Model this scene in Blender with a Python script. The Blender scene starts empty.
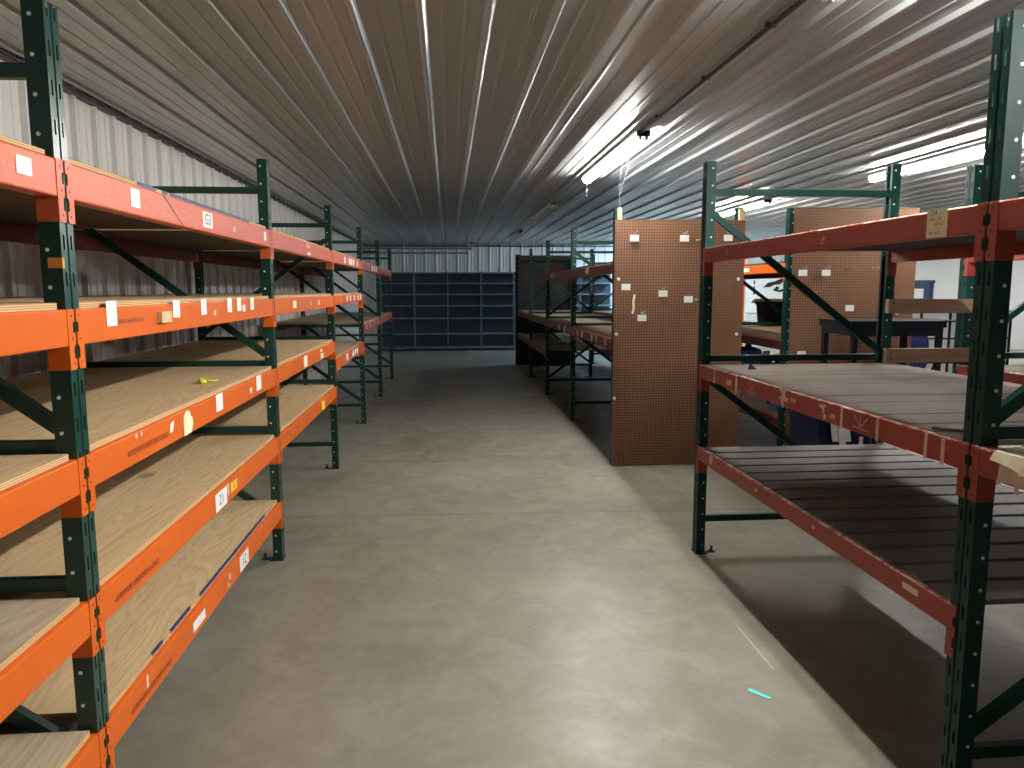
import bpy, math, random
from mathutils import Vector, Matrix
random.seed(7)
scn = bpy.context.scene
COL = scn.collection
PI = math.pi

# ------------------------------------------------------------------ materials
def nt(name):
    m = bpy.data.materials.new(name); m.use_nodes = True
    t = m.node_tree; b = t.nodes['Principled BSDF']
    return m, t, b
def N(t, kind, **kw):
    n = t.nodes.new(kind)
    for k, v in kw.items():
        if k in n.inputs: n.inputs[k].default_value = v
        else: setattr(n, k, v)
    return n
def math_(t, op, a, b=None, c=None):
    n = t.nodes.new('ShaderNodeMath'); n.operation = op
    for i, v in enumerate((a, b, c)):
        if v is None: continue
        if hasattr(v, 'is_linked'): t.links.new(v, n.inputs[i])
        else: n.inputs[i].default_value = v
    return n.outputs[0]
def mix(t, f, a, b):
    n = t.nodes.new('ShaderNodeMix'); n.data_type = 'RGBA'
    for s, v in ((n.inputs[0], f), (n.inputs[6], a), (n.inputs[7], b)):
        if hasattr(v, 'is_linked'): t.links.new(v, s)
        else: s.default_value = v if not isinstance(v, tuple) or len(v) == 4 else (*v, 1)
    return n.outputs[2]
def ramp(t, f, stops):
    n = t.nodes.new('ShaderNodeValToRGB'); cr = n.color_ramp
    while len(cr.elements) < len(stops): cr.elements.new(.5)
    for e, (p, c) in zip(cr.elements, stops):
        e.position = p; e.color = (c, c, c, 1) if not isinstance(c, tuple) else (*c, 1)
    t.links.new(f, n.inputs[0]); return n.outputs[0]
def coords(t, scale=(1, 1, 1), world=False):
    g = t.nodes.new('ShaderNodeNewGeometry') if world else t.nodes.new('ShaderNodeTexCoord')
    mp = t.nodes.new('ShaderNodeMapping'); mp.inputs['Scale'].default_value = scale
    t.links.new(g.outputs['Position' if world else 'Object'], mp.inputs[0]); return mp.outputs[0]
def noise(t, v, scale, detail=3, rough=.55, dist=0):
    n = N(t, 'ShaderNodeTexNoise', Scale=scale, Detail=detail, Roughness=rough, Distortion=dist)
    t.links.new(v, n.inputs['Vector']); return n.outputs[0]
def xyz(t, v):
    n = t.nodes.new('ShaderNodeSeparateXYZ'); t.links.new(v, n.inputs[0]); return n.outputs
def bump(t, b, h, s=.2, d=.01):
    n = N(t, 'ShaderNodeBump', Strength=s, Distance=d); t.links.new(h, n.inputs['Height']); t.links.new(n.outputs[0], b.inputs['Normal'])

def plain(name, c, rough=.5, metal=0, var=.12, scale=6, spec=.5):
    m, t, b = nt(name)
    v = coords(t, world=True)
    f = noise(t, v, scale, 4)
    lo = tuple(x * (1 - var) for x in c); hi = tuple(min(1, x * (1 + var)) for x in c)
    t.links.new(mix(t, f, lo, hi), b.inputs['Base Color'])
    b.inputs['Roughness'].default_value = rough; b.inputs['Metallic'].default_value = metal
    b.inputs['Specular IOR Level'].default_value = spec
    return m
def paint(name, c, worn, rough=.4, wear=.62, edge=.0, spec=.5):
    """rack enamel with scuffs that show a paler colour"""
    m, t, b = nt(name)
    v = coords(t, world=True); o = coords(t)
    f = noise(t, v, 3, 4)
    base = mix(t, f, tuple(x * .86 for x in c), tuple(min(1, x * 1.12) for x in c))
    s = noise(t, coords(t, (9, 9, 40), True), 1.6, 6, .7)
    msk = ramp(t, s, [(wear, 0.), (wear + .05, 1.)])
    if edge:
        z = xyz(t, o)[2]
        e = math_(t, 'LESS_THAN', math_(t, 'ABSOLUTE', z), edge)
        n2 = ramp(t, noise(t, v, 18, 3), [(.42, 0.), (.55, 1.)])
        msk = math_(t, 'MAXIMUM', msk, math_(t, 'MULTIPLY', e, n2))
    t.links.new(mix(t, math_(t, 'MULTIPLY', msk, .75), base, worn), b.inputs['Base Color'])
    b.inputs['Roughness'].default_value = rough; b.inputs['Specular IOR Level'].default_value = spec
    bump(t, b, noise(t, v, 60, 2), .06, .003)
    return m
def wood(name, c1, c2, dark, along='y', knots=True, rough=.65, sx=14, seam=0):
    m, t, b = nt(name)
    sc = {'y': (1, .13, 1), 'x': (.10, 1, 1), 'z': (1, 1, .1)}[along]
    v = coords(t, sc, True)
    w = noise(t, v, 3.2, 2, .5, .9)
    rings = math_(t, 'FRACT', math_(t, 'MULTIPLY', w, sx))
    g = ramp(t, rings, [(0., .25), (.25, 0.), (.72, .35), (.92, 1.), (1., .25)])
    big = noise(t, coords(t, (1, .6, 1), True), 1.3, 3)
    base = mix(t, big, c1, c2)
    col = mix(t, math_(t, 'MULTIPLY', g, .38), base, dark)
    fine = noise(t, coords(t, {'y': (60, 3, 60), 'x': (3, 60, 60), 'z': (60, 60, 3)}[along], True), 1, 2)
    col = mix(t, math_(t, 'MULTIPLY', ramp(t, fine, [(.45, 0.), (.7, 1.)]), .25), col, dark)
    if knots:
        vo = N(t, 'ShaderNodeTexVoronoi', Scale=2.3); t.links.new(coords(t, (1, .55, 1), True), vo.inputs['Vector'])
        k = ramp(t, vo.outputs['Distance'], [(.05, 1.), (.10, 0.)])
        col = mix(t, math_(t, 'MULTIPLY', k, .6), col, tuple(x * .45 for x in dark))
    if seam:
        y = xyz(t, coords(t, (1, 1, 1), True))[1]
        fr = math_(t, 'FRACT', math_(t, 'DIVIDE', y, seam))
        col = mix(t, math_(t, 'MULTIPLY', math_(t, 'LESS_THAN', fr, .05), .75), col, tuple(x * .35 for x in dark))
    t.links.new(col, b.inputs['Base Color']); b.inputs['Roughness'].default_value = rough
    b.inputs['Specular IOR Level'].default_value = .25
    bump(t, b, g, .12, .002)
    return m
def emit(name, c, s):
    m, t, b = nt(name)
    b.inputs['Base Color'].default_value = (.9, .9, .9, 1)
    b.inputs['Emission Color'].default_value = (*c, 1); b.inputs['Emission Strength'].default_value = s
    return m

M = {}
M['orange'] = paint('orange_enamel', (.63, .120, .010), (.66, .36, .22), .45, .71, 0, .3)
M['redorange'] = paint('red_orange_enamel', (.57, .108, .038), (.80, .52, .42), .40, .62, 0, .35)
M['red'] = paint('brick_red_enamel', (.33, .052, .032), (.62, .42, .33), .45, .70, .006)
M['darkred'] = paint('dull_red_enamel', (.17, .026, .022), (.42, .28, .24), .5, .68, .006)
M['green'] = paint('green_enamel', (.006, .040, .028), (.14, .24, .19), .28, .75)
M['bluegreen'] = paint('blue_green_enamel', (.007, .048, .039), (.13, .22, .20), .42, .77, 0, .22)
M['hole_light'] = plain('punched_hole_light', (.85, .86, .86), .4, 0, .05)  # pale colour stands for light showing through the post holes
M['dark'] = plain('dark_steel', (.02, .02, .022), .5)
M['ply'] = wood('plywood_face', (.60, .425, .235), (.70, .52, .30), (.32, .19, .085), 'y', True, .65, 24)
M['ply2'] = wood('plywood_weathered', (.47, .375, .255), (.56, .455, .315), (.28, .20, .125), 'y', True, .7, 18)
M['plank'] = wood('pale_plank', (.46, .385, .31), (.54, .455, .37), (.30, .235, .18), 'x', False, .7, 4, 0)
M['slat'] = plain('grey_deck_slat', (.18, .176, .172), .55, 0, .18, 4)
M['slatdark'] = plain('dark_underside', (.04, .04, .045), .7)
M['lumber'] = wood('brown_lumber', (.22, .14, .085), (.30, .19, .12), (.12, .07, .04), 'x', True, .6, 8)
M['pine'] = wood('pale_pine', (.62, .46, .25), (.68, .52, .30), (.45, .30, .15), 'z', False, .6, 8)
M['endgrain'] = plain('cut_end_grain', (.55, .42, .30), .8)
M['paper'] = plain('white_paper', (.82, .82, .80), .8, 0, .03)
M['cream'] = plain('cream_paper', (.80, .73, .50), .8, 0, .08)
M['tape'] = plain('masking_tape', (.66, .54, .42), .7, 0, .15, 30)
M['residue'] = plain('tape_residue', (.60, .36, .27), .7, 0, .2, 30)
M['ink'] = plain('black_ink', (.015, .015, .018), .6)
M['stencil'] = plain('dark_stencil_ink', (.16, .025, .012), .6)
M['yellow'] = plain('yellow_sticker', (.85, .62, .04), .6)
M['orangepaper'] = plain('orange_paper', (.75, .30, .05), .7)
M['bluetape'] = plain('blue_tape', (.035, .06, .17), .5, 0, .3, 20)
M['chalk'] = plain('pale_scratch', (.62, .40, .33), .8)
M['lime'] = plain('lime_plastic', (.62, .72, .04), .4)
M['teal'] = plain('turquoise_tape', (.10, .62, .55), .5)
M['white_enamel'] = plain('white_enamel', (.75, .75, .73), .35)
M['tube'] = emit('lit_tube', (1., .97, .92), 440)
M['tube_added_cool'] = emit('added_cool_tube', (.50, .75, 1.), 380)  # tube of the hidden lamp added to tint the back floor
M['tube_old'] = emit('lit_tube_ageing', (1., .97, .93), 175)
M['underside'] = plain('shaded_plywood_underside', (.13, .10, .075), .85, 0, .2, 3)  # undersides darkened to paint in shade and weak bounce light
M['tube_off'] = plain('unlit_tube', (.45, .48, .5), .3)
M['lampholder'] = plain('grey_lampholder', (.62, .62, .60), .5)
M['conduit'] = plain('dark_conduit', (.045, .04, .04), .5)
M['pipe'] = plain('grey_pipe', (.24, .245, .25), .5, .2)
M['shelf'] = plain('blue_grey_steel', (.15, .21, .27), .45, .0, .12)
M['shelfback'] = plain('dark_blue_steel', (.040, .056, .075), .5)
M['navy'] = plain('navy_cloth', (.015, .02, .10), .85)
M['bluepl'] = plain('blue_plastic', (.05, .24, .70), .4)
M['bluedark'] = plain('deep_blue_plastic', (.004, .009, .034), .5, 0, .12, 6, .25)
M['blackpl'] = plain('black_plastic', (.010, .012, .018), .6, 0, .12, 6, .2)
M['yellowpl'] = plain('yellow_plastic', (.75, .60, .12), .5)
M['bluegrey'] = plain('dark_blue_grey_steel', (.007, .009, .014), .5, 0, .12, 6, .3)
M['doorblue'] = plain('blue_door_paint', (.030, .065, .14), .5)
M['cloth'] = plain('white_cloth', (.8, .8, .82), .9)
M['hook'] = plain('zinc_hook', (.6, .6, .58), .35, .8)
M['browncard'] = plain('brown_board', (.085, .050, .040), .7, 0, .2)
M['gapshade'] = plain('blue_gap_shade', (.020, .028, .045), .5)  # colour of the shade seen through the far rack end

def metal_sheet(name, c, rough, streak, grime):
    m, t, b = nt(name)
    g = coords(t, streak, True)
    f = noise(t, g, 1.0, 4)
    col = mix(t, f, tuple(x * .92 for x in c), tuple(min(1, x * 1.04) for x in c))
    st = ramp(t, noise(t, coords(t, (1, 1, 1), True), 2.2, 5, .65), [(.55, 0.), (.8, 1.)])
    col = mix(t, math_(t, 'MULTIPLY', st, .15), col, grime)
    t.links.new(col, b.inputs['Base Color']); b.inputs['Roughness'].default_value = rough
    b.inputs['Specular IOR Level'].default_value = .6
    return m
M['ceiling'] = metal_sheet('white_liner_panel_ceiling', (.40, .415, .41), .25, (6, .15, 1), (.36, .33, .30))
M['wallsheet'] = metal_sheet('white_ribbed_wall_sheet', (.70, .69, .66), .42, (1, 4, .3), (.5, .47, .43))
M['drywall'] = plain('white_drywall', (.83, .85, .86), .8, 0, .03)

def concrete():
    m, t, b = nt('polished_concrete')
    v = coords(t, (1, 1, 1), True)
    big = noise(t, v, .7, 6, .62, .4)
    col = mix(t, ramp(t, big, [(.3, 0.), (.72, 1.)]), (.165, .155, .118), (.325, .31, .245))
    cl = noise(t, v, 3.5, 8, .68, .8)
    col = mix(t, math_(t, 'MULTIPLY', ramp(t, cl, [(.45, 0.), (.62, 1.)]), .34), col, (.39, .375, .315))
    st = noise(t, coords(t, (1.4, .5, 1), True), 1.9, 7, .7, 1.2)
    col = mix(t, math_(t, 'MULTIPLY', ramp(t, st, [(.50, 0.), (.66, 1.)]), .42), col, (.19, .17, .13))
    fine = noise(t, v, 55, 3)
    col = mix(t, math_(t, 'MULTIPLY', fine, .22), col, (.18, .165, .13))
    vo = N(t, 'ShaderNodeTexVoronoi', Scale=5.5); t.links.new(v, vo.inputs['Vector'])
    sp = math_(t, 'LESS_THAN', vo.outputs['Distance'], .045)
    keep = math_(t, 'LESS_THAN', xyz(t, vo.outputs['Color'])[0], .42)
    col = mix(t, math_(t, 'MULTIPLY', math_(t, 'MULTIPLY', sp, keep), .8), col, (.07, .06, .05))
    # saw-cut joint across the aisle
    p = xyz(t, v)
    wob = math_(t, 'MULTIPLY', math_(t, 'SUBTRACT', noise(t, v, 1.2, 3), .5), .03)
    yy = math_(t, 'ADD', math_(t, 'ADD', p[1], wob), math_(t, 'MULTIPLY', p[0], .035))
    j = None
    for y0 in (5.49, 11.6, 17.6):
        d = math_(t, 'LESS_THAN', math_(t, 'ABSOLUTE', math_(t, 'SUBTRACT', yy, y0)), .008)
        j = d if j is None else math_(t, 'MAXIMUM', j, d)
    col = mix(t, math_(t, 'MULTIPLY', j, .55), col, (.09, .08, .065))
    # old scratch running along the rack front
    (ax, ay), (bx, by) = (1.43, 3.46), (1.425, 3.03)
    ty = math_(t, 'DIVIDE', math_(t, 'SUBTRACT', p[1], ay), by - ay)
    lx = math_(t, 'ADD', math_(t, 'MULTIPLY', ty, bx - ax), ax)
    on = math_(t, 'MULTIPLY', math_(t, 'LESS_THAN', math_(t, 'ABSOLUTE', math_(t, 'SUBTRACT', p[0], lx)), .0035), math_(t, 'LESS_THAN', math_(t, 'ABSOLUTE', math_(t, 'SUBTRACT', ty, .5)), .5))
    col = mix(t, math_(t, 'MULTIPLY', on, .6), col, (.62, .58, .48))
    t.links.new(col, b.inputs['Base Color'])
    t.links.new(ramp(t, cl, [(.3, .46), (.7, .34)]), b.inputs['Roughness'])
    b.inputs['Specular IOR Level'].default_value = .45
    bump(t, b, fine, .05, .002)
    return m
M['concrete'] = concrete()

def pegboard_mat(name, c):
    """hardboard perforated on a one inch grid"""
    m, t, b = nt(name)
    o = coords(t); p = xyz(t, o)
    pitch = .0254
    def d(a):
        return math_(t, 'SUBTRACT', math_(t, 'FRACT', math_(t, 'DIVIDE', a, pitch)), .5)
    dx, dz = d(p[0]), d(p[2])
    r2 = math_(t, 'ADD', math_(t, 'MULTIPLY', dx, dx), math_(t, 'MULTIPLY', dz, dz))
    hole = math_(t, 'LESS_THAN', r2, .072)
    f = noise(t, coords(t, (1, 1, 1), True), 2.5, 6, .65, .6)
    col = mix(t, f, tuple(x * .72 for x in c), tuple(x * 1.2 for x in c))
    s = ramp(t, noise(t, coords(t, (2, 2, .5), True), 1.7, 4, .6), [(.55, 0.), (.75, 1.)])
    col = mix(t, math_(t, 'MULTIPLY', s, .3), col, tuple(x * .6 for x in c))
    t.links.new(col, b.inputs['Base Color']); b.inputs['Roughness'].default_value = .55
    b.inputs['Specular IOR Level'].default_value = .3
    t.links.new(mix(t, math_(t, 'MULTIPLY', hole, .95), col, (.02, .012, .008)), b.inputs['Base Color'])
    return m
M['peg'] = pegboard_mat('perforated_hardboard', (.225, .110, .060))

def ply_edge():
    m, t, b = nt('plywood_edge')
    z = xyz(t, coords(t))[2]
    f = math_(t, 'FRACT', math_(t, 'MULTIPLY', z, 170))
    n = noise(t, coords(t, (20, 4, 200), True), 1, 3)
    col = mix(t, ramp(t, math_(t, 'ADD', f, math_(t, 'MULTIPLY', n, .3)), [(.3, 0.), (.5, 1.), (.9, 1.), (1., 0.)]), (.30, .17, .07), (.68, .47, .24))
    t.links.new(col, b.inputs['Base Color']); b.inputs['Roughness'].default_value = .8
    return m
M['plyedge'] = ply_edge()

# ------------------------------------------------------------------ mesh helpers
class MB:
    def __init__(self): self.v = []; self.f = []; self.m = []
    def add(self, vs, fs, mi=0):
        o = len(self.v); self.v += [tuple(x) for x in vs]
        self.f += [tuple(i + o for i in f) for f in fs]; self.m += [mi] * len(fs); return self
    def box(self, a, b, mi=0):
        x0, x1 = sorted((a[0], b[0])); y0, y1 = sorted((a[1], b[1])); z0, z1 = sorted((a[2], b[2]))
        v = [(x0, y0, z0), (x1, y0, z0), (x1, y1, z0), (x0, y1, z0), (x0, y0, z1), (x1, y0, z1), (x1, y1, z1), (x0, y1, z1)]
        return self.add(v, [(3, 2, 1, 0), (4, 5, 6, 7), (0, 1, 5, 4), (1, 2, 6, 5), (2, 3, 7, 6), (3, 0, 4, 7)], mi)
    def rbox(self, a, b, r=.01, mi=0):
        """box with chamfered vertical edges and top rim"""
        x0, x1 = sorted((a[0], b[0])); y0, y1 = sorted((a[1], b[1])); z0, z1 = sorted((a[2], b[2]))
        def ring(x0, y0, x1, y1, z, r):
            return [(x0 + r, y0, z), (x1 - r, y0, z), (x1, y0 + r, z), (x1, y1 - r, z), (x1 - r, y1, z), (x0 + r, y1, z), (x0, y1 - r, z), (x0, y0 + r, z)]
        R = [ring(x0 + r * .6, y0 + r * .6, x1 - r * .6, y1 - r * .6, z0, r), ring(x0, y0, x1, y1, z0 + r * .6, r), ring(x0, y0, x1, y1, z1 - r * .6, r), ring(x0 + r * .6, y0 + r * .6, x1 - r * .6, y1 - r * .6, z1, r)]
        return self.loft(R, mi)
    def loft(self, rings, mi=0, caps=True):
        n = len(rings[0]); v = [p for r in rings for p in r]; f = []
        for k in range(len(rings) - 1):
            for i in range(n):
                j = (i + 1) % n
                f.append((k * n + i, k * n + j, (k + 1) * n + j, (k + 1) * n + i))
        if caps: f.append(tuple(range(n - 1, -1, -1))); f.append(tuple((len(rings) - 1) * n + i for i in range(n)))
        return self.add(v, f, mi)
    def bar(self, p, q, w, h, up=(0, 0, 1), mi=0):
        """rectangular bar from p to q, w across, h along up"""
        p, q = Vector(p), Vector(q); d = (q - p).normalized(); s = d.cross(Vector(up)).normalized(); u = s.cross(d)
        R = [[c + s * a * w / 2 + u * b_ * h / 2 for a, b_ in ((-1, -1), (1, -1), (1, 1), (-1, 1))] for c in (p, q)]
        return self.loft(R, mi)
    def tube(self, pts, r, n=8, mi=0):
        pts = [Vector(p) for p in pts]; R = []
        for i, p in enumerate(pts):
            d = (pts[min(i + 1, len(pts) - 1)] - pts[max(i - 1, 0)]).normalized()
            a = d.cross(Vector((0, 0, 1)) if abs(d.z) < .9 else Vector((1, 0, 0))).normalized(); b_ = d.cross(a)
            R.append([p + (a * math.cos(2 * PI * k / n) + b_ * math.sin(2 * PI * k / n)) * r for k in range(n)])
        return self.loft(R, mi)
    def lathe(self, prof, c=(0, 0, 0), n=16, mi=0):
        R = [[(c[0] + r * math.cos(2 * PI * k / n), c[1] + r * math.sin(2 * PI * k / n), c[2] + z) for k in range(n)] for r, z in prof]
        return self.loft(R, mi)
    def prism(self, poly, mapf, a, b, mi=0):
        """poly of (u,v); mapf(u,v,t)->xyz ; extruded t from a to b"""
        n = len(poly); v = [mapf(u, w, a) for u, w in poly] + [mapf(u, w, b) for u, w in poly]
        f = [(i, (i + 1) % n, n + (i + 1) % n, n + i) for i in range(n)] + [tuple(range(n - 1, -1, -1)), tuple(range(n, 2 * n))]
        return self.add(v, f, mi)
    def mesh(self, name, mats):
        me = bpy.data.meshes.new(name); me.from_pydata(self.v, [], self.f)
        for k in mats: me.materials.append(M[k])
        me.polygons.foreach_set('material_index', self.m)
        import bmesh
        bm = bmesh.new(); bm.from_mesh(me); bmesh.ops.recalc_face_normals(bm, faces=bm.faces); bm.to_mesh(me); bm.free()
        me.update(); return me
WO = {}
def put(name, me, parent=None, loc=(0, 0, 0), smooth=False, local=False):
    """link mesh me as one object; loc in world, or in the parent's space when local"""
    o = bpy.data.objects.new(name, me); COL.objects.link(o)
    loc = Vector(loc)
    if parent is not None:
        o.parent = parent
        if local: w = WO[parent.name] + loc
        else: w = loc; loc = loc - WO[parent.name]
    else: w = loc
    o.location = loc; WO[o.name] = w.copy()
    if smooth and me: me.polygons.foreach_set('use_smooth', [True] * len(me.polygons))
    return o
def obj(name, mb, mats, parent=None, at=None, smooth=False):
    """mb holds world coordinates; the origin goes to at"""
    if isinstance(mats, str): mats = [mats]
    if at is None: at = (WO[parent.name] if parent is not None else Vector((sum(p[0] for p in mb.v) / len(mb.v), sum(p[1] for p in mb.v) / len(mb.v), min(p[2] for p in mb.v))))
    at = Vector(at)
    mb.v = [tuple(Vector(p) - at) for p in mb.v]
    return put(name, mb.mesh(name, mats), parent, at, smooth)
def thing(name, label, cat, loc, group=None):
    o = put(name, None, None, loc); return tag(o, label, cat, group)
def tag(o, label, cat, group=None):
    o['label'] = label; o['category'] = cat
    if group: o['group'] = group
    return o
def struct(o): o['kind'] = 'structure'; return o

FONT = {}
def text_mesh(s, size):
    """triangulated lettering in the xy plane, centred"""
    k = (s, size)
    if k not in FONT:
        c = bpy.data.curves.new('lettering', 'FONT'); c.body = s; c.size = size; c.align_x = 'CENTER'; c.align_y = 'CENTER'; c.resolution_u = 3
        o = bpy.data.objects.new('lettering', c); COL.objects.link(o)
        dg = bpy.context.evaluated_depsgraph_get(); dg.update()
        me = bpy.data.meshes.new_from_object(o.evaluated_get(dg))
        FONT[k] = ([tuple(v.co) for v in me.vertices], [tuple(p.vertices) for p in me.polygons])
        bpy.data.objects.remove(o); bpy.data.curves.remove(c); bpy.data.meshes.remove(me)
    return FONT[k]

# ------------------------------------------------------------------ room
XL, XR, X2 = -1.046, 1.56, 3.255
PITCH = 2.4226
CEIL = 2.95
YB = 21.25
def ribbed(p0, p1, axis, rib, base, top, dep, minor, mdep):
    """profile list of (u, depth) from p0 to p1 with a rib every `rib`"""
    out = []; u = math.ceil(p0 / rib) * rib; out.append((p0, 0))
    while u < p1 - rib * .99:
        out += [(u - base / 2, 0), (u - top / 2, dep), (u + top / 2, dep), (u + base / 2, 0)] if u - base / 2 > p0 else []
        for k in (1 / 3, 2 / 3):
            c = u + rib * k
            out += [(c - minor / 2, 0), (c - minor / 4, mdep), (c + minor / 4, mdep), (c + minor / 2, 0)]
        u += rib
    out.append((p1, 0)); return out
def sheet(name, prof, mapf, a, b, mat, back=.02):
    mb = MB(); n = len(prof)
    v = [mapf(u, d, a) for u, d in prof] + [mapf(u, d, b) for u, d in prof] + [mapf(u, -back, a) for u, d in (prof[0], prof[-1])] + [mapf(u, -back, b) for u, d in (prof[0], prof[-1])]
    f = [(i, i + 1, n + i + 1, n + i) for i in range(n - 1)] + [(2 * n, 2 * n + 1, 2 * n + 3, 2 * n + 2)]
    mb.add(v, f); return struct(obj(name, mb, mat))
fl = MB(); fl.box((-2.5, -9, -.05), (16, 21.4, 0)); struct(obj('floor', fl, 'concrete', at=(0, 0, 0)))
off = -.102 - math.floor(-.102 / .31) * .31
prof = [(u + off, d) for u, d in ribbed(-2.36 - off, 16 - off, 'x', .31, .050, .014, .022, .026, .003)]
sheet('ceiling', prof, lambda u, d, t: (u, t, CEIL - d), -9, 15.05, 'ceiling')
sheet('ceiling', prof, lambda u, d, t: (u, t, CEIL - .006 - d), 15.0, YB, 'ceiling')
profw = ribbed(-9, YB, 'y', .285, .05, .024, .030, .03, .006)
sheet('wall_left', profw, lambda u, d, t: (-2.355 + d, u, t), 0, CEIL + .01, 'wallsheet')
profb = ribbed(-2.4, 16, 'x', .30, .065, .03, .022, .03, .005)
sheet('wall_back', profb, lambda u, d, t: (u, YB - d, t), 0, CEIL + .01, 'wallsheet')
w = MB(); w.box((16, -9, 0), (16.1, YB, CEIL)); struct(obj('wall_right', w, 'drywall'))
w = MB(); w.box((-2.5, -9.1, 0), (16, -9, CEIL)); struct(obj('wall_front', w, 'drywall'))
# trim between wall and ceiling
w = MB(); w.box((-2.35, -9, 2.895), (-2.318, YB, 2.915)); w.box((-2.35, -9, 2.915), (-2.30, YB, 2.922)); struct(obj('trim_1', w, 'conduit'))
w = MB(); w.box((-2.3, YB - .05, 2.865), (16, YB - .024, 2.905)); struct(obj('trim_2', w, 'conduit'))
w = MB(); w.box((-2.34, -9, 0), (-2.315, YB, .09)); struct(obj('baseboard_left', w, 'white_enamel'))
# office partition with a blue door
YO = 19.5
w = MB(); w.box((10.6, YO, 0), (12.25, YO + .12, CEIL)); w.box((13.19, YO, 0), (15.98, YO + .12, CEIL)); w.box((12.25, YO, 1.90), (13.19, YO + .12, CEIL)); struct(obj('wall_office', w, 'drywall'))
w = MB(); w.box((12.31, YO + .02, 0), (13.13, YO + .06, 1.84))
for z0, z1 in ((.2, .9), (1.02, 1.70)): w.box((12.43, YO + .012, z0), (13.01, YO + .025, z1))
dr = struct(obj('door_1', w, 'doorblue'))
w = MB(); w.box((12.25, YO - .02, 0), (12.31, YO + .10, 1.90)); w.box((13.13, YO - .02, 0), (13.19, YO + .10, 1.90)); w.box((12.22, YO - .02, 1.84), (13.22, YO + .10, 1.91)); obj('door_frame', w, 'doorblue', dr)
w = MB(); w.lathe([(0, 0), (.03, .005), (.03, .03), (0, .035)], (12.40, YO - .01, .95)); obj('door_handle', w, 'hook', dr)

# ------------------------------------------------------------------ pallet rack pieces
H = 2.438
CACHE = {}
def cached(key, fn):
    if key not in CACHE: CACHE[key] = fn()
    return CACHE[key]
def post_mesh(s, paint_):
    def make():
        mb = MB(); W, D, P, SL = .076, .056, .1016, .040
        X = lambda x: s * x
        def q(a, b, c, d, mi=0): mb.add([a, b, c, d], [(0, 1, 2, 3)], mi)
        g = .006
        cols = [(0, .014, 0, 0), (.014, .022, 0, 1), (.022, .033, 0, 0), (.033, .036, 2, 0), (.036, .040, 1, 0), (.040, .043, 3, 0), (.043, .054, 0, 0), (.054, .062, 0, 1), (.062, W, 0, 0)]
        for y0, y1, kind, slot in cols:
            if slot:
                z = .0
                while z < H:
                    z1 = min(H, z + P - SL)
                    q((0, y0, z), (0, y1, z), (0, y1, z1), (0, y0, z1)); z += P
            else:
                xa = -g if kind in (1, 3) else 0; xb = -g if kind in (1, 2) else 0
                q((X(xa), y0, 0), (X(xb), y1, 0), (X(xb), y1, H), (X(xa), y0, H))
        for y in (0, W): q((0, y, 0), (X(-D), y, 0), (X(-D), y, H), (0, y, H))
        for y0, y1 in ((0, .02), (W - .02, W)): q((X(-D), y0, 0), (X(-D), y1, 0), (X(-D), y1, H), (X(-D), y0, H))
        # pale discs down both sides paint the light seen through punched holes
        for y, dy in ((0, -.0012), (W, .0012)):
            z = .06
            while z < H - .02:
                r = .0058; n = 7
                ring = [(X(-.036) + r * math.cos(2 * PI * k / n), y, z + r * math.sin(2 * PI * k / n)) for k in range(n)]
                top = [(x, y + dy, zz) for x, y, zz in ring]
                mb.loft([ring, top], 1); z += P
        # base plate and anchor
        mb.box((X(.006), -.006, 0), (X(-.075), W + .006, .006), 0)
        mb.box((X(-.075), .02, 0), (X(-.135), .05, .005), 0); mb.box((X(-.098), .024, .005), (X(-.122), .046, .012), 2)
        mb.bar((X(-.110), .035, .007), (X(-.113), .033, .040), .012, .012, (0, 1, 0), 2)
        return mb.mesh('post', [paint_, 'hole_light', 'dark'])
    return cached(('post', s, paint_), make)
def brace_mesh(s, depth, hz, flip, paint_):
    def make():
        mb = MB(); a, b = -.058, -(depth - .058)
        yc = .036
        for z in hz:
            mb.box((s * a, yc - .016, z - .019), (s * b, yc + .014, z + .019))
        segs = [(2.13, 1.29), (1.12, .29)]
        for k, (zt, zb) in enumerate(segs):
            p, q = ((a, zb), (b, zt)) if flip else ((a, zt), (b, zb))
            mb.bar((s * p[0], yc, p[1]), (s * q[0], yc, q[1]), .028, .040, (0, 0, 1))
        return mb.mesh('upright_frame', [paint_])
    return cached(('brace', s, depth, tuple(hz), flip, paint_), make)
def beam_mesh(s, L, h, paint_):
    def make():
        mb = MB()
        prof = [(-.048, 0), (-.005, 0), (-.0015, -.0012), (0, -.005), (0, -h + .005), (-.0015, -h + .0012), (-.005, -h), (-.048, -h)]
        if paint_ in ('red', 'darkred'): prof = [(-.048, -.018), (-.020, -.018), (-.020, 0)] + prof[1:]
        mb.prism(prof, lambda u, v, t: (s * u + s * .003, t, v), .004, L - .004)
        return mb.mesh('load_beam', [paint_])
    return cached(('beam', s, L, h, paint_), make)
def connector_mesh(s, end, paint_):
    def make():
        mb = MB(); e = 1 if end == 0 else -1
        y = lambda t: e * t
        # plate against the side of the post
        mb.box((s * -.054, y(0), -.168), (s * .003, y(.005), .001))
        # toothed plate on the slotted face
        teeth = [(-.004, .001), (-.030, .001), (-.033, -.002), (-.033, -.034), (-.022, -.036), (-.022, -.064), (-.033, -.066), (-.033, -.098), (-.027, -.101), (-.022, -.108), (-.022, -.136), (-.033, -.138), (-.033, -.162), (-.028, -.168), (-.004, -.168)]
        teeth[0] = (.005, .001); teeth[-1] = (.005, -.168)
        mb.prism(teeth, lambda u, v, t: (s * t, y(u), v), .0012, .0050)
        for z in (-.018, -.082, -.15):
            mb.box((s * .0048, y(-.020), z - .003), (s * .0056, y(-.014), z + .003), 1)
        return mb.mesh('end_connector', [paint_, 'dark'])
    return cached(('conn', s, end, paint_), make)

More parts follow.
